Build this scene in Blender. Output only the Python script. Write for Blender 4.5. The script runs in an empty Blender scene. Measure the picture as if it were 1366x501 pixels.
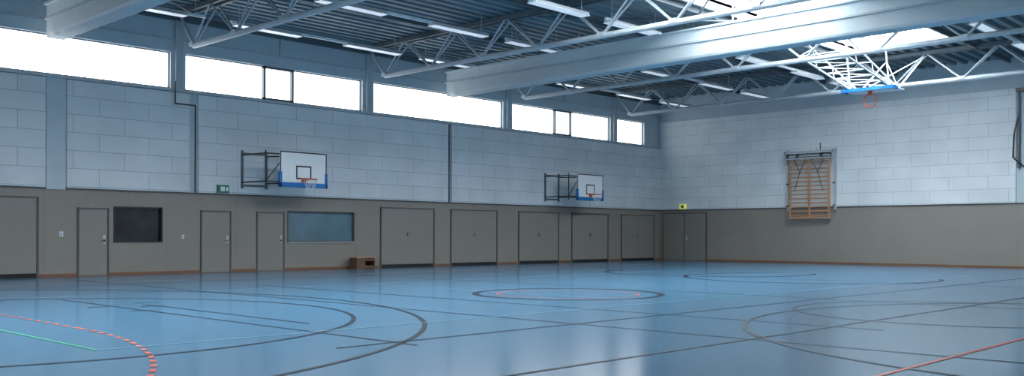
import bpy, math, random
from mathutils import Vector, Matrix
random.seed(4)
scene = bpy.context.scene
try:
    scene.view_settings.view_transform = 'Standard'
    scene.view_settings.look = 'None'
except Exception as e:
    print(e)

# ------------------------------------------------------------ materials
def new_mat(name):
    m = bpy.data.materials.new(name); m.use_nodes = True
    nt = m.node_tree
    return m, nt, nt.nodes['Principled BSDF']

def simple(name, col, rough=0.5, metal=0.0, noise=0.06, scale=6.0, emit=0.0, emitcol=None, ior=None):
    m, nt, b = new_mat(name)
    tc = nt.nodes.new('ShaderNodeTexCoord')
    n = nt.nodes.new('ShaderNodeTexNoise'); n.inputs['Scale'].default_value = scale
    n.inputs['Detail'].default_value = 4
    nt.links.new(tc.outputs['Object'], n.inputs['Vector'])
    mr = nt.nodes.new('ShaderNodeMapRange')
    mr.inputs['From Min'].default_value = 0.25; mr.inputs['From Max'].default_value = 0.75
    mr.inputs['To Min'].default_value = 1 - noise; mr.inputs['To Max'].default_value = 1 + noise
    nt.links.new(n.outputs['Fac'], mr.inputs['Value'])
    vm = nt.nodes.new('ShaderNodeVectorMath'); vm.operation = 'SCALE'
    vm.inputs[0].default_value = col
    nt.links.new(mr.outputs['Result'], vm.inputs['Scale'])
    nt.links.new(vm.outputs['Vector'], b.inputs['Base Color'])
    b.inputs['Roughness'].default_value = rough
    b.inputs['Metallic'].default_value = metal
    if ior: b.inputs['IOR'].default_value = ior
    if emit:
        b.inputs['Emission Color'].default_value = (*(emitcol or col), 1)
        b.inputs['Emission Strength'].default_value = emit
    return m

def brick_mat(name, axis, c1, c2, mortar, bw, rh, ms, offset=0.5, rough=0.8, bump=0.4, stain=0.08):
    m, nt, b = new_mat(name)
    tc = nt.nodes.new('ShaderNodeTexCoord')
    sp = nt.nodes.new('ShaderNodeSeparateXYZ'); cb = nt.nodes.new('ShaderNodeCombineXYZ')
    nt.links.new(tc.outputs['Object'], sp.inputs[0])
    nt.links.new(sp.outputs[axis], cb.inputs['X']); nt.links.new(sp.outputs['Z'], cb.inputs['Y'])
    br = nt.nodes.new('ShaderNodeTexBrick')
    br.offset = offset
    br.inputs['Color1'].default_value = (*c1, 1); br.inputs['Color2'].default_value = (*c2, 1)
    br.inputs['Mortar'].default_value = (*mortar, 1)
    br.inputs['Scale'].default_value = 1.0
    br.inputs['Mortar Size'].default_value = ms
    br.inputs['Mortar Smooth'].default_value = 0.3
    br.inputs['Brick Width'].default_value = bw; br.inputs['Row Height'].default_value = rh
    nt.links.new(cb.outputs[0], br.inputs['Vector'])
    n = nt.nodes.new('ShaderNodeTexNoise'); n.inputs['Scale'].default_value = 0.8; n.inputs['Detail'].default_value = 6
    nt.links.new(tc.outputs['Object'], n.inputs['Vector'])
    mr = nt.nodes.new('ShaderNodeMapRange')
    mr.inputs['From Min'].default_value = 0.3; mr.inputs['From Max'].default_value = 0.7
    mr.inputs['To Min'].default_value = 1 - stain; mr.inputs['To Max'].default_value = 1 + stain
    nt.links.new(n.outputs['Fac'], mr.inputs['Value'])
    vm = nt.nodes.new('ShaderNodeVectorMath'); vm.operation = 'SCALE'
    nt.links.new(br.outputs['Color'], vm.inputs[0]); nt.links.new(mr.outputs['Result'], vm.inputs['Scale'])
    nt.links.new(vm.outputs['Vector'], b.inputs['Base Color'])
    b.inputs['Roughness'].default_value = rough
    bp = nt.nodes.new('ShaderNodeBump'); bp.inputs['Strength'].default_value = bump; bp.inputs['Distance'].default_value = 0.01
    bp.invert = True
    nt.links.new(br.outputs['Fac'], bp.inputs['Height']); nt.links.new(bp.outputs['Normal'], b.inputs['Normal'])
    return m

def pane_mat(name, axis, strength, col=(0.95, 0.98, 1.0), pitch=0.26):
    """backlit translucent channel glass: vertical ribs"""
    m, nt, b = new_mat(name)
    tc = nt.nodes.new('ShaderNodeTexCoord'); sp = nt.nodes.new('ShaderNodeSeparateXYZ')
    nt.links.new(tc.outputs['Object'], sp.inputs[0])
    ma = nt.nodes.new('ShaderNodeMath'); ma.operation = 'MULTIPLY'; ma.inputs[1].default_value = 1 / pitch
    nt.links.new(sp.outputs[axis], ma.inputs[0])
    fr = nt.nodes.new('ShaderNodeMath'); fr.operation = 'FRACT'; nt.links.new(ma.outputs[0], fr.inputs[0])
    cr = nt.nodes.new('ShaderNodeValToRGB')
    cr.color_ramp.elements[0].position = 0.0; cr.color_ramp.elements[0].color = (0.10, 0.10, 0.10, 1)
    cr.color_ramp.elements[1].position = 0.3; cr.color_ramp.elements[1].color = (1, 1, 1, 1)
    nt.links.new(fr.outputs[0], cr.inputs[0])
    mu = nt.nodes.new('ShaderNodeMath'); mu.operation = 'MULTIPLY'; mu.inputs[1].default_value = strength
    nt.links.new(cr.outputs['Color'], mu.inputs[0])
    b.inputs['Base Color'].default_value = (0.6, 0.65, 0.7, 1)
    b.inputs['Emission Color'].default_value = (*col, 1)
    nt.links.new(mu.outputs[0], b.inputs['Emission Strength'])
    b.inputs['Roughness'].default_value = 0.3
    return m

M = {}
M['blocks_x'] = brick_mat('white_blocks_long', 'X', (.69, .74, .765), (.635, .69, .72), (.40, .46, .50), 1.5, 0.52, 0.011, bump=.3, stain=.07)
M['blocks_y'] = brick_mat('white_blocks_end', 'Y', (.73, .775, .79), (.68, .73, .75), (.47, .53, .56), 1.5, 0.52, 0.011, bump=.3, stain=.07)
M['dado_x'] = brick_mat('beige_panel_long', 'X', (.258, .24, .212), (.248, .23, .203), (.17, .155, .135), 1.2, 3.0, 0.005, offset=0, rough=0.55, bump=0.2, stain=0.04)
M['dado_y'] = brick_mat('beige_panel_end', 'Y', (.258, .24, .212), (.248, .23, .203), (.19, .17, .15), 2.4, 1.25, 0.005, offset=0, rough=0.55, bump=0.2, stain=0.04)
M['plaster'] = simple('grey_blue_plaster', (.50, .58, .63), 0.8, noise=0.05, scale=2)
M['door'] = simple('beige_door_laminate', (.245, .232, .208), 0.45, noise=0.03, scale=3)
M['doorframe'] = simple('door_frame_grey', (.11, .103, .095), 0.5)
M['dark'] = simple('dark_gap', (.012, .012, .012), 0.7)
M['black'] = simple('black_steel', (.02, .022, .025), 0.4)
M['steel'] = simple('painted_grey_steel', (.42, .48, .52), 0.45, 0.0)
M['steel_d'] = simple('dark_grey_steel', (.11, .14, .16), 0.5, 0.2)
M['chrome'] = simple('brushed_metal', (.6, .6, .6), 0.3, 0.9)
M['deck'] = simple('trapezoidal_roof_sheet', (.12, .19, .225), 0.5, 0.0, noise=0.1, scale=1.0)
M['white'] = simple('white_paint', (.75, .8, .83), 0.5)
M['curtain'] = simple('curtain_fabric', (.48, .55, .58), 0.7, noise=0.04, scale=1.5)
M['housing'] = simple('curtain_housing', (.60, .68, .71), 0.5)
M['board'] = simple('backboard_white', (.82, .85, .86), 0.35, noise=0.02)
M['blue'] = simple('blue_padding', (.01, .17, .46), 0.5)
M['orange'] = simple('orange_rim', (.7, .12, .05), 0.4)
M['net'] = simple('net_cord', (.75, .75, .72), 0.8)
M['wood'] = simple('beech_wood', (.48, .26, .14), 0.45, noise=0.15, scale=9)
M['brown'] = simple('brown_box_wood', (.14, .07, .045), 0.5, noise=0.2, scale=9)
M['skirt'] = simple('brown_skirting', (.20, .095, .05), 0.5)
M['green'] = simple('exit_sign_green', (.02, .16, .10), 0.4)
M['yellow'] = simple('exit_sign_lit', (.6, .6, .1), 0.4, emit=0.4, emitcol=(.8, .78, .15))
M['tube'] = simple('lamp_diffuser', (.8, .85, .9), 0.4, emit=0.45, emitcol=(.85, .93, 1))
M['winframe'] = simple('window_frame_grey', (.10, .12, .14), 0.4)
M['pane'] = pane_mat('channel_glass', 'X', 4.2)
M['sky'] = pane_mat('skylight_polycarbonate', 'Y', 23.0, pitch=0.5)
M['l_dark'] = simple('line_dark', (.004, .010, .022), 0.4, ior=1.25)
M['l_red'] = simple('line_red', (.62, .11, .06), 0.35, ior=1.3)
M['l_green'] = simple('line_green', (.05, .42, .20), 0.35, ior=1.3)
M['l_pale'] = simple('line_pale', (.14, .36, .48), 0.3)
# interior windows
M['dglass'] = simple('dark_window_glass', (.016, .021, .025), 0.05, noise=.6, scale=1.6)
M['bglass'] = simple('blue_room_glass', (.12, .205, .255), 0.08, noise=.22, scale=.8)
# floor
m, nt, b = new_mat('blue_sports_floor')
tc = nt.nodes.new('ShaderNodeTexCoord')
n = nt.nodes.new('ShaderNodeTexNoise'); n.inputs['Scale'].default_value = 0.12; n.inputs['Detail'].default_value = 2
nt.links.new(tc.outputs['Object'], n.inputs['Vector'])
cr = nt.nodes.new('ShaderNodeValToRGB')
cr.color_ramp.elements[0].position = .3; cr.color_ramp.elements[0].color = (.066, .195, .33, 1)
cr.color_ramp.elements[1].position = .7; cr.color_ramp.elements[1].color = (.076, .215, .355, 1)
nt.links.new(n.outputs['Fac'], cr.inputs[0])
br = nt.nodes.new('ShaderNodeTexBrick'); br.offset = 0
br.inputs['Color1'].default_value = (1, 1, 1, 1); br.inputs['Color2'].default_value = (.98, .98, .98, 1); br.inputs['Mortar'].default_value = (.7, .75, .8, 1)
br.inputs['Scale'].default_value = 1; br.inputs['Brick Width'].default_value = 15; br.inputs['Row Height'].default_value = 4.0; br.inputs['Mortar Size'].default_value = .008
nt.links.new(tc.outputs['Object'], br.inputs['Vector'])
mx = nt.nodes.new('ShaderNodeMix'); mx.data_type = 'RGBA'; mx.blend_type = 'MULTIPLY'; mx.inputs[0].default_value = 1
nt.links.new(cr.outputs[0], mx.inputs[6]); nt.links.new(br.outputs['Color'], mx.inputs[7])
nt.links.new(mx.outputs[2], b.inputs['Base Color'])
b.inputs['Roughness'].default_value = .17
b.inputs['IOR'].default_value = 1.52
M['floor'] = m

# ------------------------------------------------------------ mesh builder
class MB:
    def __init__(s): s.v = []; s.f = []; s.mi = []; s.mats = []
    def mid(s, k):
        if k not in s.mats: s.mats.append(k)
        return s.mats.index(k)
    def add(s, vs, fs, k):
        o = len(s.v); i = s.mid(k); s.v += [tuple(v) for v in vs]
        for f in fs: s.f.append([o + a for a in f]); s.mi.append(i)
    def box(s, x0, x1, y0, y1, z0, z1, k):
        x0, x1 = sorted((x0, x1)); y0, y1 = sorted((y0, y1)); z0, z1 = sorted((z0, z1))
        vs = [(x0, y0, z0), (x1, y0, z0), (x1, y1, z0), (x0, y1, z0), (x0, y0, z1), (x1, y0, z1), (x1, y1, z1), (x0, y1, z1)]
        s.add(vs, [(0, 3, 2, 1), (4, 5, 6, 7), (0, 1, 5, 4), (1, 2, 6, 5), (2, 3, 7, 6), (3, 0, 4, 7)], k)
    def tube(s, a, b, r, k, n=8):
        a = Vector(a); b = Vector(b); d = (b - a).normalized()
        up = Vector((0, 0, 1)) if abs(d.z) < .9 else Vector((1, 0, 0))
        u = d.cross(up).normalized(); w = d.cross(u)
        vs = []
        off = math.pi / n
        for p in (a, b):
            for i in range(n):
                t = 2 * math.pi * i / n + off; vs.append(p + (u * math.cos(t) + w * math.sin(t)) * r)
        fs = [(i, (i + 1) % n, n + (i + 1) % n, n + i) for i in range(n)] + [tuple(range(n))[::-1], tuple(range(n, 2 * n))]
        s.add(vs, fs, k)
    def ring(s, c, ax1, ax2, R, r, k, n=28, m=6):
        c = Vector(c); a1 = Vector(ax1); a2 = Vector(ax2); nn = a1.cross(a2)
        vs = []; fs = []
        for i in range(n):
            t = 2 * math.pi * i / n; d = a1 * math.cos(t) + a2 * math.sin(t)
            for j in range(m):
                q = 2 * math.pi * j / m; vs.append(c + d * (R + r * math.cos(q)) + nn * (r * math.sin(q)))
        for i in range(n):
            for j in range(m):
                fs.append((i * m + j, ((i + 1) % n) * m + j, ((i + 1) % n) * m + (j + 1) % m, i * m + (j + 1) % m))
        s.add(vs, fs, k)
    def obj(s, name, parent=None, smooth=False, bevel=0):
        me = bpy.data.meshes.new(name); me.from_pydata(s.v, [], s.f)
        for k in s.mats: me.materials.append(M[k])
        for p, i in zip(me.polygons, s.mi): p.material_index = i; p.use_smooth = smooth
        me.update()
        o = bpy.data.objects.new(name, me); scene.collection.objects.link(o)
        if parent: o.parent = parent
        if bevel:
            bv = o.modifiers.new('b', 'BEVEL'); bv.width = bevel; bv.segments = 2; bv.limit_method = 'ANGLE'
        return o
def empty(name, loc=(0, 0, 0)):
    e = bpy.data.objects.new(name, None); scene.collection.objects.link(e); e.empty_display_size = .2; e.location = loc
    return e

XL, YB, ZC = -46.0, -30.5, 8.2
DADO = 2.5
# ------------------------------------------------------------ floor
f = MB(); f.box(XL, 0.3, YB, 0.3, -0.15, 0, 'floor'); f.obj('floor')

# ------------------------------------------------------------ left (long) wall, plane y=0, with openings
wins = [(-40.9, -33.95), (-33.45, -26.28), (-25.78, -18.88), (-18.36, -11.47), (-10.91, -4.09), (-3.56, -1.35)]
WZ0, WZ1 = 5.78, 6.92
iw = [(-28.03, -26.55, 'dglass'), (-22.04, -19.25, 'bglass')]
w = MB()
def span(x0, x1, z0, z1, k): w.box(x0, x1, 0, .35, z0, z1, k)
span(XL, 0, 0, 1.0, 'dado_x')
px = XL
for a, b_, _ in iw:
    span(px, a, 1.0, 2.04, 'dado_x'); px = b_
span(px, 0, 1.0, 2.04, 'dado_x')
span(XL, 0, 2.04, DADO, 'dado_x')
span(XL, 0, DADO, WZ0, 'plaster')
px = XL
for a, b_ in wins:
    span(px, a, WZ0, WZ1, 'plaster'); px = b_
span(px, 0, WZ0, WZ1, 'plaster')
span(XL, 0, WZ1, ZC + .2, 'plaster')
# protruding white acoustic block panels (part of the wall)
for a, b_ in [(-45, -30.0), (-29.42, -25.68), (-25.38, -14.68), (-14.48, -0.0)]:
    w.box(a, b_, -.07, 0, DADO + .06, 5.66, 'blocks_x')
w.obj('wall_left')
# columns
for i, cx in enumerate([-33.7, -26.03, -18.62, -11.19, -3.82]):
    c = MB(); c.box(cx - .12, cx + .12, -.10, 0, 5.70, 7.9, 'steel'); c.obj('wall_column' if i == 0 else 'wall_column.%03d' % i)
# curtain guide pilasters
for i, cx in enumerate([-29.71, -14.58]):
    c = MB()
    if i == 0: c.box(cx - .26, cx + .26, -.04, 0, DADO, 5.75, 'plaster')
    else: c.box(cx - .025, cx + .025, -.05, 0, DADO, 5.75, 'steel_d')
    c.obj('curtain_guide' if i == 0 else 'curtain_guide.001')
# ledge and trims
t = MB(); t.box(XL, 0, -.03, 0, DADO, DADO + .05, 'doorframe'); t.obj('trim_1')
t = MB(); t.box(XL, 0, -.11, 0, 5.68, 5.76, 'steel'); t.obj('trim_2')
t = MB(); t.box(XL, 0, -.05, 0, 7.28, 7.34, 'steel'); t.box(XL, 0, -.12, 0, 7.9, 8.1, 'steel_d'); t.obj('trim_3')
t = MB(); t.box(XL, 0, -.025, 0, 0, .09, 'skirt'); t.obj('baseboard_left')
t = MB(); t.box(-.025, 0, YB, 0, 0, .09, 'skirt')
t.obj('baseboard_right')
# conduit
c = MB(); yc = -.15
c.tube((-25.53, yc, DADO + .05), (-25.53, yc, 5.3), .022, 'black'); c.tube((-25.53, yc, 5.3), (-26.2, yc, 5.3), .022, 'black'); c.tube((-26.2, yc, 5.3), (-26.2, yc, 6.0), .022, 'black')
c.obj('downpipe_conduit')

# windows
for i, (a, b_) in enumerate(wins):
    e = empty('window_%d' % (i + 1))
    g = MB(); g.box(a, b_, .16, .2, WZ0, WZ1, 'pane'); g.obj('channel_glass_pane', e)
    g = MB(); r = .035
    g.box(a, b_, .08, .2, WZ0, WZ0 + r, 'winframe'); g.box(a, b_, .08, .2, WZ1 - r, WZ1, 'winframe')
    g.box(a, a + r, .08, .2, WZ0, WZ1, 'winframe'); g.box(b_ - r, b_, .08, .2, WZ0, WZ1, 'winframe')
    if i in (2, 4):
        s0, s1 = (-22.98, -21.8) if i == 2 else (-8.13, -6.95)
        q = .075
        g.box(s0, s0 + q, .02, .2, WZ0, WZ1, 'winframe'); g.box(s1 - q, s1, .02, .2, WZ0, WZ1, 'winframe')
        g.box(s0, s1, .02, .2, WZ0, WZ0 + q, 'winframe'); g.box(s0, s1, .02, .2, WZ1 - q, WZ1, 'winframe')
        g.box((s0 + s1) / 2 - .1, (s0 + s1) / 2 + .1, -.0, .05, WZ0 + .0, WZ0 + .05, 'winframe')
        g.tube(((s0 + s1) / 2, .03, WZ1), ((s0 + s1) / 2, -.03, 7.9), .012, 'black', 6)
    g.obj('frame', e)
# interior windows
for i, (a, b_, k) in enumerate(iw):
    e = empty('window_%d' % (7 + i))
    g = MB(); g.box(a, b_, .1, .13, 1.0, 2.04, k); g.obj('glass', e)
    g = MB(); r = .03; fk = 'black' if i == 0 else 'doorframe'
    g.box(a - .02, b_ + .02, -.02, .1, 1.0 - .02, 1.0 + r * .6, fk); g.box(a - .02, b_ + .02, -.02, .1, 2.04 - r * .6, 2.06, fk)
    g.box(a - .02, a + r * .6, -.02, .1, 1.0, 2.04, fk); g.box(b_ - r * .6, b_ + .02, -.02, .1, 1.0, 2.04, fk)
    if i == 1: g.box(-22.04, -19.25, -.05, .02, .95, .98, 'steel')
    g.obj('frame', e)

# ------------------------------------------------------------ doors
dn = 0
def single_door(a, b_, h=2.0):
    global dn; dn += 1
    e = empty('door_%d' % dn)
    g = MB(); g.box(a + .05, b_ - .05, -.03, 0, .02, h - .05, 'door'); g.obj('leaf', e, bevel=.004)
    g = MB(); g.box(a, a + .04, -.045, 0, 0, h, 'doorframe'); g.box(b_ - .04, b_, -.045, 0, 0, h, 'doorframe'); g.box(a, b_, -.045, 0, h - .04, h, 'doorframe'); g.obj('frame', e)
    g = MB(); hx = b_ - .15
    g.box(hx - .035, hx + .035, -.045, -.03, .95, 1.2, 'chrome'); g.tube((hx, -.045, 1.08), (hx, -.09, 1.08), .012, 'chrome'); g.tube((hx, -.09, 1.08), (hx - .12, -.09, 1.08), .012, 'chrome')
    g.box(hx - .03, hx + .03, -.045, -.03, 1.0, 1.06, 'black'); g.obj('handle', e)
for a, b_ in [(-29.10, -28.19), (-25.27, -24.2), (-23.26, -22.19)]: single_door(a, b_)
def gate(a, b_, h=2.28):
    global dn; dn += 1
    e = empty('door_%d' % dn)
    g = MB(); g.box(a + .06, b_ - .06, -.03, 0, .12, h - .05, 'door'); g.obj('leaf', e, bevel=.006)
    g = MB(); g.box(a, a + .05, -.05, 0, 0, h, 'doorframe'); g.box(b_ - .05, b_, -.05, 0, 0, h, 'doorframe'); g.box(a, b_, -.05, 0, h - .05, h, 'doorframe')
    g.box(a + .06, b_ - .06, -.028, 0, 0, .12, 'dark'); g.obj('frame', e)
    cx = (a + b_) / 2
    g = MB(); g.box(cx - .06, cx + .06, -.04, -.03, 1.2, 1.32, 'black'); g.box(cx - .02, cx + .02, -.05, -.04, 1.22, 1.3, 'chrome'); g.obj('handle', e)
for a, b_ in [(-33.0, -30.17), (-18.05, -15.36), (-14.5, -11.83), (-10.54, -7.88), (-6.99, -4.27), (-3.26, -.51)]: gate(a, b_)
# double door on right wall
dn += 1; e = empty('door_%d' % dn)
g = MB()
for a, b_ in [(-1.50, -.28), (-2.76, -1.54)]: g.box(-.03, 0, a, b_, .02, 2.34, 'door')
g.obj('leaves', e, bevel=.004)
g = MB(); g.box(-.05, 0, -.28, -.22, 0, 2.4, 'doorframe'); g.box(-.05, 0, -2.82, -2.76, 0, 2.4, 'doorframe'); g.box(-.05, 0, -2.82, -.22, 2.34, 2.4, 'doorframe'); g.box(-.02, 0, -1.54, -1.5, 0, 2.34, 'dark'); g.obj('frame', e)
g = MB(); g.box(-.05, -.03, -1.68, -1.62, 1.0, 1.22, 'chrome'); g.tube((-.05, -1.65, 1.1), (-.1, -1.65, 1.1), .012, 'chrome'); g.tube((-.1, -1.65, 1.1), (-.1, -1.8, 1.1), .012, 'chrome'); g.obj('handle', e)

# ------------------------------------------------------------ right (end) wall, plane x=0
w = MB(); w.box(0, .35, YB, .35, 0, DADO, 'dado_y'); w.box(0, .35, YB, .35, DADO, ZC + .2, 'plaster')
w.box(-.07, 0, -16.75, -.07, DADO + .06, 7.0, 'blocks_y'); w.box(-.07, 0, YB, -17.6, DADO + .06, 7.0, 'blocks_y')
w.box(-.03, 0, -17.6, -16.75, DADO + .06, 7.0, 'plaster')
w.obj('wall_right')
t = MB(); t.box(-.03, 0, YB, -.03, DADO, DADO + .05, 'doorframe'); t.obj('trim_4')

# ------------------------------------------------------------ exit signs etc
g = MB(); g.box(-24.75, -24.35, -.15, -.07, DADO + .08, DADO + .33, 'green'); g.box(-24.65, -24.5, -.155, -.15, DADO + .13, DADO + .28, 'white'); g.box(-24.46, -24.38, -.155, -.15, DADO + .14, DADO + .27, 'white'); g.obj('exit_sign')
g = MB(); g.box(-.16, -.07, -1.66, -1.30, DADO + .08, DADO + .32, 'yellow'); g.box(-.165, -.16, -1.56, -1.40, DADO + .13, DADO + .27, 'green'); g.obj('exit_sign.001')
g = MB(); g.box(-29.6, -29.5, -.02, 0, 1.15, 1.3, 'white'); g.box(-29.58, -29.52, -.03, -.02, 1.18, 1.27, 'steel'); g.obj('light_switch')
g = MB(); g.box(-25.9, -25.83, -.02, 0, 1.1, 1.22, 'white'); g.box(-25.88, -25.85, -.03, -.02, 1.13, 1.19, 'steel'); g.obj('light_switch.001')

# ------------------------------------------------------------ ceiling deck (trapezoidal ribs along X) with skylight openings
SY0, SY1 = -16.2, -12.4
sky_x = [(-40.5, -34.5), (-32.8, -27.2), (-25.0, -19.6), (-17.6, -12.2), (-10.2, -4.8)]
d = MB()
def deck(x0, x1, y0, y1):
    n = max(1, round((y1 - y0) / .42)); st = (y1 - y0) / n
    pts = []
    for i in range(n):
        y = y0 + i * st
        pts += [(y, ZC), (y + st * .42, ZC), (y + st * .54, ZC + .15), (y + st * .88, ZC + .15)]
    pts.append((y1, ZC))
    vs = []
    for y, z in pts: vs += [(x0, y, z), (x1, y, z)]
    fs = [(2 * i, 2 * i + 1, 2 * i + 3, 2 * i + 2) for i in range(len(pts) - 1)]
    d.add(vs, fs, 'deck')
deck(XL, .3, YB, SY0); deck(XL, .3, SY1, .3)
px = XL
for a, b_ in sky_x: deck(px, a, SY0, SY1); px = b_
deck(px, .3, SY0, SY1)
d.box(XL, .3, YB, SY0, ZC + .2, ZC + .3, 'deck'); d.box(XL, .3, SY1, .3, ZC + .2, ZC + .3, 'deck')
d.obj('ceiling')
for i, (a, b_) in enumerate(sky_x):
    e = empty('window_%d' % (9 + i))
    g = MB(); z0, z1 = ZC - .02, ZC + .55
    g.box(a - .06, a, SY0, SY1, z0, z1, 'white'); g.box(b_, b_ + .06, SY0, SY1, z0, z1, 'white'); g.box(a - .06, b_ + .06, SY0 - .06, SY0, z0, z1, 'white'); g.box(a - .06, b_ + .06, SY1, SY1 + .06, z0, z1, 'white')
    k = a + 1.1
    while k < b_ - .3: g.box(k - .03, k + .03, SY0, SY1, z1 - .1, z1, 'steel'); k += 1.1
    g.box(a, b_, -14.34, -14.26, z1 - .12, z1, 'steel')
    g.obj('skylight_curb', e)
    g = MB(); g.box(a, b_, SY0, SY1, z1, z1 + .04, 'sky'); g.obj('skylight_pane', e)

# ------------------------------------------------------------ roof trusses (span along y)
def truss(x, name):
    e = MB(); zb, zt = 7.0, 8.08
    e.tube((x, -1.0, zb), (x, YB, zb), .085, 'steel', 8)
    for s in (-.14, .14): e.box(x + s - .05, x + s + .05, YB, -.02, zt - .05, zt + .09, 'steel_d')
    y = -1.0; top = None; st = 2.5
    e.tube((x, -1.0, zb), (x, -.12, zt), .045, 'steel', 6)
    while y - st > YB:
        for s in (-.14, .14):
            e.tube((x, y, zb), (x + s, y - st / 2, zt), .032, 'steel', 6)
            e.tube((x + s, y - st / 2, zt), (x, y - st, zb), .032, 'steel', 6)
        e.box(x - .1, x + .1, y - .12, y + .12, zb - .01, zb + .1, 'steel')
        y -= st
    e.obj(name)
for i, x in enumerate([-33.5, -26.03, -18.62, -11.19, -3.82]): truss(x, 'roof_truss' if i == 0 else 'roof_truss.%03d' % i)
# longitudinal purlins / bracing
for i, y in enumerate([-4.6, -8.9, -12.1, -16.5, -20.0, -24.2]):
    g = MB(); g.box(XL, -.0, y - .04, y + .04, ZC - .17, ZC - .01, 'steel_d'); g.obj('roof_purlin' if i == 0 else 'roof_purlin.%03d' % i)
# diagonal wind bracing
g = MB()
for a, b_ in [(-18.62, -11.19), (-33.5, -26.03)]:
    for y in (-1, -8.5, -16, -23.5):
        g.tube((a, y, 7.95), (b_, y - 6.5, 7.95), .03, 'steel_d', 6); g.tube((b_, y, 7.95), (a, y - 6.5, 7.95), .03, 'steel_d', 6)
g.obj('roof_wind_bracing')

# ------------------------------------------------------------ divider curtains gathered under the roof
def curtain(x, name):
    e = empty(name)
    g = MB(); g.box(x - .26, x + .26, -29.5, -.55, 7.22, 7.60, 'housing')
    g.box(x - .32, x + .32, -29.5, -.5, 7.58, 7.64, 'housing'); g.box(x - .30, x + .30, -29.5, -.5, 7.18, 7.24, 'steel')
    y = -1.2
    while y > -29:
        for s in (-.15, .15): g.tube((x + s, y, 7.6), (x + s, y, 8.15), .02, 'steel', 6)
        y -= 3.0
    g.obj('track_housing', e)
    g = MB(); prof = [(-.26, 7.2), (-.265, 6.98), (-.27, 6.78), (-.25, 6.71), (-.20, 6.68), (.20, 6.68), (.25, 6.71), (.27, 6.78), (.265, 6.98), (.26, 7.2)]
    n = 300; vs = []; fs = []; m_ = len(prof)
    for i in range(n + 1):
        yy = -.55 - i * (28.9 / n)
        dist = abs(yy + .55)
        amp = .012 + .09 * math.exp(-dist / .9)
        rp = math.sin(yy * 9.3 + 1.3 * math.sin(yy * 1.7)) * amp * .5
        for j, (a, z) in enumerate(prof):
            kk = max(0, 7.2 - z) / .5
            vs.append((x + a * (1 + rp * kk * 2), yy, z - rp * kk * .15))
    for i in range(n):
        for j in range(m_):
            fs.append((i * m_ + j, i * m_ + (j + 1) % m_, (i + 1) * m_ + (j + 1) % m_, (i + 1) * m_ + j))
    fs.append(tuple(range(m_))[::-1]); fs.append(tuple(n * m_ + j for j in range(m_)))
    g.add(vs, fs, 'curtain'); g.obj('gathered_curtain', e, smooth=False)
curtain(-14.95, 'divider_curtain'); curtain(-29.9, 'divider_curtain.001')

# ------------------------------------------------------------ strip lights (rows along x)
ns = 0
for y in (-2.4, -6.7, -10.8, -18.6, -22.8, -27.0):
    for a, b_ in [(-33.2, -30.3), (-29.4, -26.4), (-25.6, -19.0), (-18.2, -15.4), (-14.5, -11.6), (-10.8, -4.2), (-3.4, -.8)]:
        g = MB()
        g.box(a, b_, y - .04, y + .04, 7.56, 7.64, 'white')
        L = b_ - a
        segs = [a + .1] if L < 4 else [a + .15, a + L / 2 + .9]
        for s0 in segs:
            s1 = s0 + 2.3
            g.add([(s0, y - .17, 7.50), (s1, y - .17, 7.50), (s1, y - .08, 7.60), (s0, y - .08, 7.60), (s0, y + .17, 7.50), (s1, y + .17, 7.50), (s1, y + .08, 7.60), (s0, y + .08, 7.60)],
                  [(0, 1, 2, 3), (5, 4, 7, 6), (3, 2, 6, 7), (4, 0, 3, 7), (1, 5, 6, 2)], 'white')
            g.box(s0 + .02, s1 - .02, y - .155, y + .155, 7.505, 7.52, 'tube')
        for hx in (a + .3, b_ - .3): g.tube((hx, y, 7.62), (hx, y, 8.18), .012, 'steel', 6)
        g.obj('strip_light' if ns == 0 else 'strip_light.%03d' % ns); ns += 1

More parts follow.
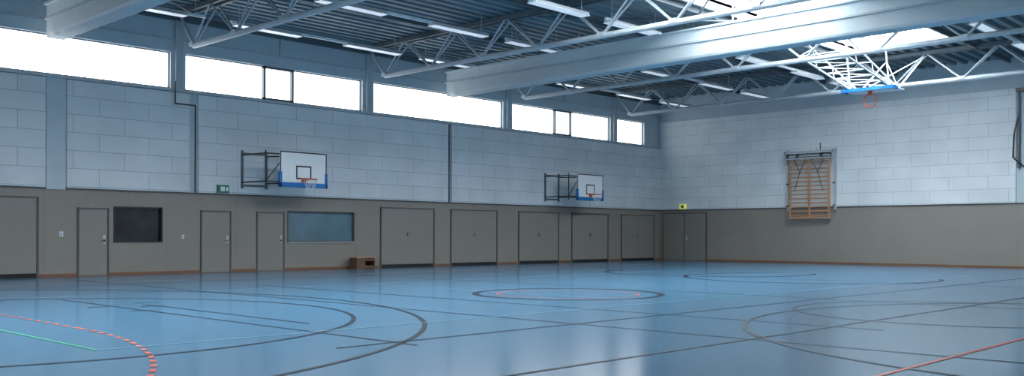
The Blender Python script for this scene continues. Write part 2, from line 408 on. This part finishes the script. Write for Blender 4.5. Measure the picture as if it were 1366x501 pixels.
# ------------------------------------------------------------ basketball hoops on left wall (swing-out)
def hoop(cx, name):
    e = empty(name); yb = -1.5
    g = MB(); x0, x1 = cx - .9, cx + .9; z0, z1 = 2.90, 3.95
    g.box(x0, x1, yb, yb + .03, z0, z1, 'board')
    def rect(a, b_, c, d_, wd, y, k):
        g.box(a, b_, y, y + .004, c, c + wd, k); g.box(a, b_, y, y + .004, d_ - wd, d_, k); g.box(a, a + wd, y, y + .004, c, d_, k); g.box(b_ - wd, b_, y, y + .004, c, d_, k)
    rect(x0, x1, z0, z1, .04, yb - .005, 'black'); rect(cx - .295, cx + .295, 3.05, 3.50, .05, yb - .005, 'black')
    g.obj('backboard', e)
    g = MB()
    g.box(x0 - .03, x1 + .03, yb - .03, yb + .06, z0 - .12, z0 + .04, 'blue'); g.box(x0 - .03, x0 + .07, yb - .03, yb + .06, z0 - .12, z0 + .38, 'blue'); g.box(x1 - .07, x1 + .03, yb - .03, yb + .06, z0 - .12, z0 + .38, 'blue')
    g.obj('padding', e, bevel=.015)
    g = MB(); rc = (cx, yb - .38, 3.05)
    g.ring(rc, (1, 0, 0), (0, 1, 0), .225, .014, 'orange')
    g.box(cx - .09, cx + .09, yb - .02, yb, 2.95, 3.1, 'orange'); g.box(cx - .05, cx + .05, yb - .16, yb, 3.03, 3.06, 'orange')
    for s in (-.08, .08): g.tube((cx + s, yb, 2.97), (cx + s * 1.2, yb - .17, 3.05), .01, 'orange', 6)
    g.obj('rim', e)
    g = MB(); N = 12
    for i in range(N):
        for dlt in (.5, -.5):
            pr = None
            for lv, (R, z) in enumerate([(.225, 3.04), (.185, 2.93), (.15, 2.82), (.125, 2.71), (.12, 2.62)]):
                t = 2 * math.pi * (i + dlt * lv) / N; q = (rc[0] + R * math.cos(t), rc[1] + R * math.sin(t), z)
                if pr: g.tube(pr, q, .004, 'net', 4)
                pr = q
    g.obj('net', e)
    g = MB(); r = .024; xa = x0 - .55
    for xx in (xa, xa + .9): g.box(xx - .035, xx + .035, -.13, -.075, 2.75, 4.0, 'steel_d')
    for z in (2.85, 3.9): g.box(xa, xa + .9, -.12, -.08, z - .03, z + .03, 'steel_d')
    for z in (2.95, 3.85):
        g.tube((xa, -.13, z), (xa + .1, yb + .12, z), r, 'black'); g.tube((xa + .1, yb + .12, z), (cx + .6, yb + .12, z), r, 'black')
        g.tube((xa + .9, -.13, z), (cx + .3, yb + .12, z), r, 'black')
    g.tube((xa + .1, yb + .12, 2.8), (xa + .1, yb + .12, 3.95), r, 'black'); g.tube((cx - .6, yb + .12, 2.95), (cx - .6, yb + .12, 3.85), r, 'black'); g.tube((cx + .6, yb + .12, 2.95), (cx + .6, yb + .12, 3.85), r, 'black')
    g.tube((xa + .1, yb + .12, 2.95), (cx - .6, yb + .12, 3.85), r * .7, 'black')
    for xx in (cx - .6, cx + .6):
        for z in (3.0, 3.8): g.tube((xx, yb + .12, z), (xx, yb + .02, z), r, 'black')
    g.tube((cx + .1, yb + .1, 2.95), (cx + .1, yb + .1, 2.55), .015, 'chrome')
    g.obj('swing_bracket', e)
hoop(-22.4, 'basketball_hoop'); hoop(-7.45, 'basketball_hoop.001')

# ------------------------------------------------------------ ceiling basketball hoop folded up
e = empty('ceiling_basketball_hoop'); hx, hy, hz = -6.9, -14.0, 6.42
g = MB(); g.box(hx - .5, hx + .55, hy - .9, hy + .9, hz, hz + .04, 'board')
g.obj('backboard', e)
g = MB()
g.box(hx - .57, hx - .47, hy - .93, hy + .93, hz - .05, hz + .07, 'blue'); g.box(hx - .5, hx - .1, hy - .95, hy - .87, hz - .05, hz + .07, 'blue'); g.box(hx - .5, hx - .1, hy + .87, hy + .95, hz - .05, hz + .07, 'blue'); g.obj('padding', e)
g = MB(); g.ring((hx - .25, hy, hz - .38), (0, 1, 0), (0, 0, 1), .225, .022, 'orange'); g.box(hx - .3, hx - .2, hy - .06, hy + .06, hz - .16, hz, 'orange'); g.box(hx - .33, hx - .15, hy - .1, hy + .1, hz - .03, hz, 'orange'); g.obj('rim', e)
g = MB()
for s in (-.7, .7):
    A = (hx - .3, hy + s, hz + .08); B = (hx + .5, hy + s, hz + .08)
    g.tube(B, A, .035, 'white')
    g.tube(A, (-11.1, hy + s, 7.15), .035, 'white'); g.tube(B, (-10.9, hy + s, 7.75), .03, 'white')
    g.tube(B, (-4.0, hy + s, 7.95), .03, 'white'); g.tube(A, (-7.6, hy + s, 8.1), .025, 'white')
    for k in range(6):
        t = k / 6.0; t2 = (k + 1) / 6.0
        P = lambda u, a, b_: tuple(Vector(a).lerp(Vector(b_), u))
        if k % 2 == 0: g.tube(P(t, A, (-11.1, hy + s, 7.15)), P(t2, B, (-10.9, hy + s, 7.75)), .018, 'white', 6)
        else: g.tube(P(t, B, (-10.9, hy + s, 7.75)), P(t2, A, (-11.1, hy + s, 7.15)), .018, 'white', 6)
for k in range(7):
    t = k / 6.0
    a = Vector((hx - .3, hy - .7, hz + .08)).lerp(Vector((-11.1, hy - .7, 7.15)), t); g.tube(a, a + Vector((0, 1.4, 0)), .022, 'white', 6)
    if k < 6:
        b2 = Vector((hx - .3, hy + .7, hz + .08)).lerp(Vector((-11.1, hy + .7, 7.15)), t + 1 / 6); g.tube(a, b2, .015, 'white', 6)
g.tube((hx + .5, hy - .7, hz + .08), (hx + .5, hy + .7, hz + .08), .03, 'white')
g.tube((hx + .5, hy - .7, hz + .08), (-4, hy + .7, 7.95), .018, 'white', 6); g.tube((hx + .5, hy + .7, hz + .08), (-4, hy - .7, 7.95), .018, 'white', 6)
g.obj('folding_frame', e)

# ------------------------------------------------------------ wall bars on right wall
e = empty('wall_bars'); y0, y1 = -9.5, -7.15
g = MB()
for y in (y0 + .25, (y0 + y1) / 2, y1 - .25): g.box(-.34, -.26, y - .035, y + .035, 2.05, 4.75, 'wood')
for i in range(14):
    z = 2.17 + i * .19
    g.tube((-.32, y0 + .2, z), (-.32, y1 - .2, z), .033, 'wood', 8)
g.box(-.36, -.26, y0 + .2, y1 - .2, 2.03, 2.10, 'wood')
g.obj('ladder', e)
g = MB()
g.box(-.16, -.08, y0, y0 + .08, 2.4, 5.15, 'steel'); g.box(-.16, -.08, y1 - .08, y1, 2.4, 5.15, 'steel')
g.box(-.42, -.08, y0 - .0, y1 + .0, 4.95, 5.07, 'steel'); g.box(-.42, -.34, y0, y1, 4.70, 4.76, 'steel')
for y in (y0 + .04, y1 - .04): g.box(-.42, -.1, y - .05, y + .05, 4.45, 5.1, 'steel')
for y in (y0 + .6, y1 - .6, y0 + .1, y1 - .1): g.box(-.40, -.2, y - .04, y + .04, 4.76, 4.95, 'black')
g.box(-.3, -.1, y0 + .1, y1 - .1, 4.82, 4.88, 'steel')
g.box(-.2, -.1, y0 + .9, y0 + 1.1, 5.07, 5.2, 'white'); g.tube((-.12, y0 + .75, 5.07), (-.12, y0 + .75, 5.42), .02, 'black')
for s, yy in ((1, y0 + .75), (-1, y1 - .75)):
    g.tube((-.38, yy - .3, 4.72), (-.38, yy, 4.1), .018, 'black', 6); g.tube((-.38, yy + .3, 4.72), (-.38, yy, 4.1), .018, 'black', 6)
    g.tube((-.38, yy, 4.1), (-.38, yy - .25 * s, 3.3), .018, 'black', 6)
g.tube((-.25, y0 + .05, 4.7), (-.25, y0 + .05, 2.6), .02, 'chrome', 6); g.tube((-.25, y1 - .05, 4.7), (-.25, y1 - .05, 2.6), .02, 'chrome', 6)
for y in (y0 + .06, y1 - .06):
    for z in (2.6, 3.6): g.box(-.3, -.1, y - .03, y + .03, z - .04, z + .04, 'steel_d')
g.obj('lift_frame', e)

# ------------------------------------------------------------ climbing pole bracket in recess at far right
g = MB()
g.box(-.17, -.09, -16.9, -16.82, 3.9, 7.0, 'steel_d'); g.box(-.3, -.09, -17.3, -16.8, 6.85, 6.98, 'black')
g.tube((-.17, -16.86, 5.9), (-.3, -16.75, 5.2), .03, 'black'); g.tube((-.3, -16.75, 5.2), (-.3, -16.72, 4.3), .035, 'black'); g.tube((-.3, -16.72, 4.3), (-.14, -17.1, 3.9), .03, 'black')
g.box(-.15, -.09, -17.5, -17.42, 2.6, 6.9, 'steel'); g.tube((-.2, -17.2, 3.9), (-.2, -17.2, 6.9), .02, 'chrome')
g.obj('climbing_pole_bracket')

# ------------------------------------------------------------ small wooden box (open-sided step box)
e = empty('wooden_box'); bx0, bx1, by0, by1 = -19.6, -18.75, -.65, -.2
g = MB(); g.box(bx0, bx1, by0, by1, .39, .43, 'wood'); g.obj('lid', e, bevel=.006)
g = MB()
g.box(bx0 + .02, bx0 + .05, by0 + .02, by1 - .02, 0, .39, 'brown'); g.box(bx1 - .05, bx1 - .02, by0 + .02, by1 - .02, 0, .39, 'brown'); g.box(bx0 + .36, bx0 + .39, by0 + .02, by1 - .02, 0, .39, 'brown')
g.box(bx0 + .05, bx0 + .36, by0 + .02, by0 + .045, 0, .39, 'brown'); g.box(bx0 + .05, bx1 - .05, by1 - .05, by1 - .02, 0, .39, 'brown')
for z in (.04, .29): g.box(bx0 + .39, bx1 - .05, by0 + .02, by0 + .045, z, z + .08, 'brown')
g.box(bx0 + .05, bx1 - .05, by0 + .045, by1 - .05, .0, .03, 'brown')
g.obj('body', e)

# ------------------------------------------------------------ court markings
e = empty('court_markings')
def strip(g, pts, wd, z, k):
    vs = []
    for i, q in enumerate(pts):
        a = Vector(pts[max(0, i - 1)]); b_ = Vector(pts[min(len(pts) - 1, i + 1)]); dd = (b_ - a).normalized(); nn = Vector((-dd.y, dd.x)) * wd / 2
        vs += [(q[0] + nn.x, q[1] + nn.y, z), (q[0] - nn.x, q[1] - nn.y, z)]
    g.add(vs, [(2 * i, 2 * i + 1, 2 * i + 3, 2 * i + 2) for i in range(len(pts) - 1)], k)
def arc(cx, cy, r, a0=0, a1=360, n=96):
    return [(cx + r * math.cos(math.radians(a0 + (a1 - a0) * i / n)), cy + r * math.sin(math.radians(a0 + (a1 - a0) * i / n))) for i in range(n + 1)]
g = MB(); z = .004; W = .065
strip(g, arc(-38.2, -12.6, 8.7, -85, 70), W, z, 'l_dark')
strip(g, arc(-35.7, -13.8, 5.0, -110, 110), W, z, 'l_dark')
strip(g, arc(-25.6, -26.5, 5.9, -10, 200), W, z, 'l_dark')
strip(g, arc(-24.0, -22.7, 2.6, 0, 360), W * .8, z, 'l_dark')
strip(g, arc(-24.9, -15.1, 1.95), W * 2.2, z, 'l_dark')
strip(g, arc(-24.9, -15.1, 1.5, 0, 360), W * .6, z, 'l_red')
strip(g, arc(-12.6, -10.8, 3.4, 60, 300), W * 2, z, 'l_dark')
strip(g, arc(-13.8, -15.0, 3.6, 40, 300), W * 1.8, z, 'l_dark')
for y, a, b_ in [(-22.3, -34.5, -1), (-19.6, -34, -3), (-5.2, -44, -1.5)]: strip(g, [(a, y), (b_, y)], W * .8, z, 'l_dark')
for x, a, b_ in [(-33.2, -20, -9.5), (-32.6, -17, -12), (-30, -27, -1.5), (-22.5, -27, -1.5), (-15, -27, -1.5), (-27.8, -23, -8)]: strip(g, [(x, a), (x, b_)], W * .7, z, 'l_dark')
# small worn tape marks
for (x, y) in [(-32.6, -11.6), (-32.9, -12.5), (-33.6, -12.0), (-33.4, -13.2)]: strip(g, [(x, y), (x + .35, y - .1)], .07, z, 'l_dark')
g.obj('dark_lines', e)
g = MB(); z = .0045
def dashed(pts_fn, total, dash, gap, k):
    s = 0
    while s + dash < total:
        strip(g, [pts_fn(s + dash * j / 3) for j in range(4)], .06, z, k); s += dash + gap
gl = -44.5; R9 = 9.4
dashed(lambda s: (gl + R9 * math.cos(s / R9), -15.5 - R9 * math.sin(s / R9)), R9 * 1.4, .18, .16, 'l_red')
dashed(lambda s: (gl + R9 * math.cos(s / R9), -12.5 + R9 * math.sin(s / R9)), R9 * 1.4, .18, .16, 'l_red')
dashed(lambda s: (gl + R9, -15.5 + s), 3, .18, .16, 'l_red')
strip(g, [(-44.5, -24.6), (-1, -24.6)], .05, z, 'l_red'); strip(g, [(-44.5, -4), (-1, -4)], .05, z, 'l_red')
g.obj('red_lines', e)
g = MB(); z = .005
strip(g, [(-35.9, -18), (-35.9, -9)], .035, z, 'l_green'); strip(g, [(-35.9, -9), (-9, -9)], .04, z, 'l_pale'); strip(g, [(-35.9, -18), (-9, -18)], .04, z, 'l_pale')
strip(g, [(-25.5, -18), (-25.5, -9)], .04, z, 'l_pale')
g.obj('green_lines', e)

# ------------------------------------------------------------ light
wd = bpy.data.worlds.new('World'); scene.world = wd; wd.use_nodes = True
bg = wd.node_tree.nodes['Background']; bg.inputs['Color'].default_value = (.74, .87, 1.0, 1); bg.inputs['Strength'].default_value = 0.5

# ------------------------------------------------------------ camera
cam = bpy.data.cameras.new('camera'); co = bpy.data.objects.new('camera', cam); scene.collection.objects.link(co)
cam.lens = 36 * 1254 / 1366; cam.sensor_width = 36; cam.sensor_fit = 'HORIZONTAL'; cam.shift_y = 63.5 / 1366
ang = math.atan2(.6935, .7204)
R = Matrix.Rotation(ang - math.pi / 2, 4, 'Z') @ Matrix.Rotation(math.pi / 2, 4, 'X') @ Matrix.Rotation(math.radians(.17), 4, 'Z')
co.matrix_world = Matrix.Translation((-40, -28, 1.22)) @ R
scene.camera = co
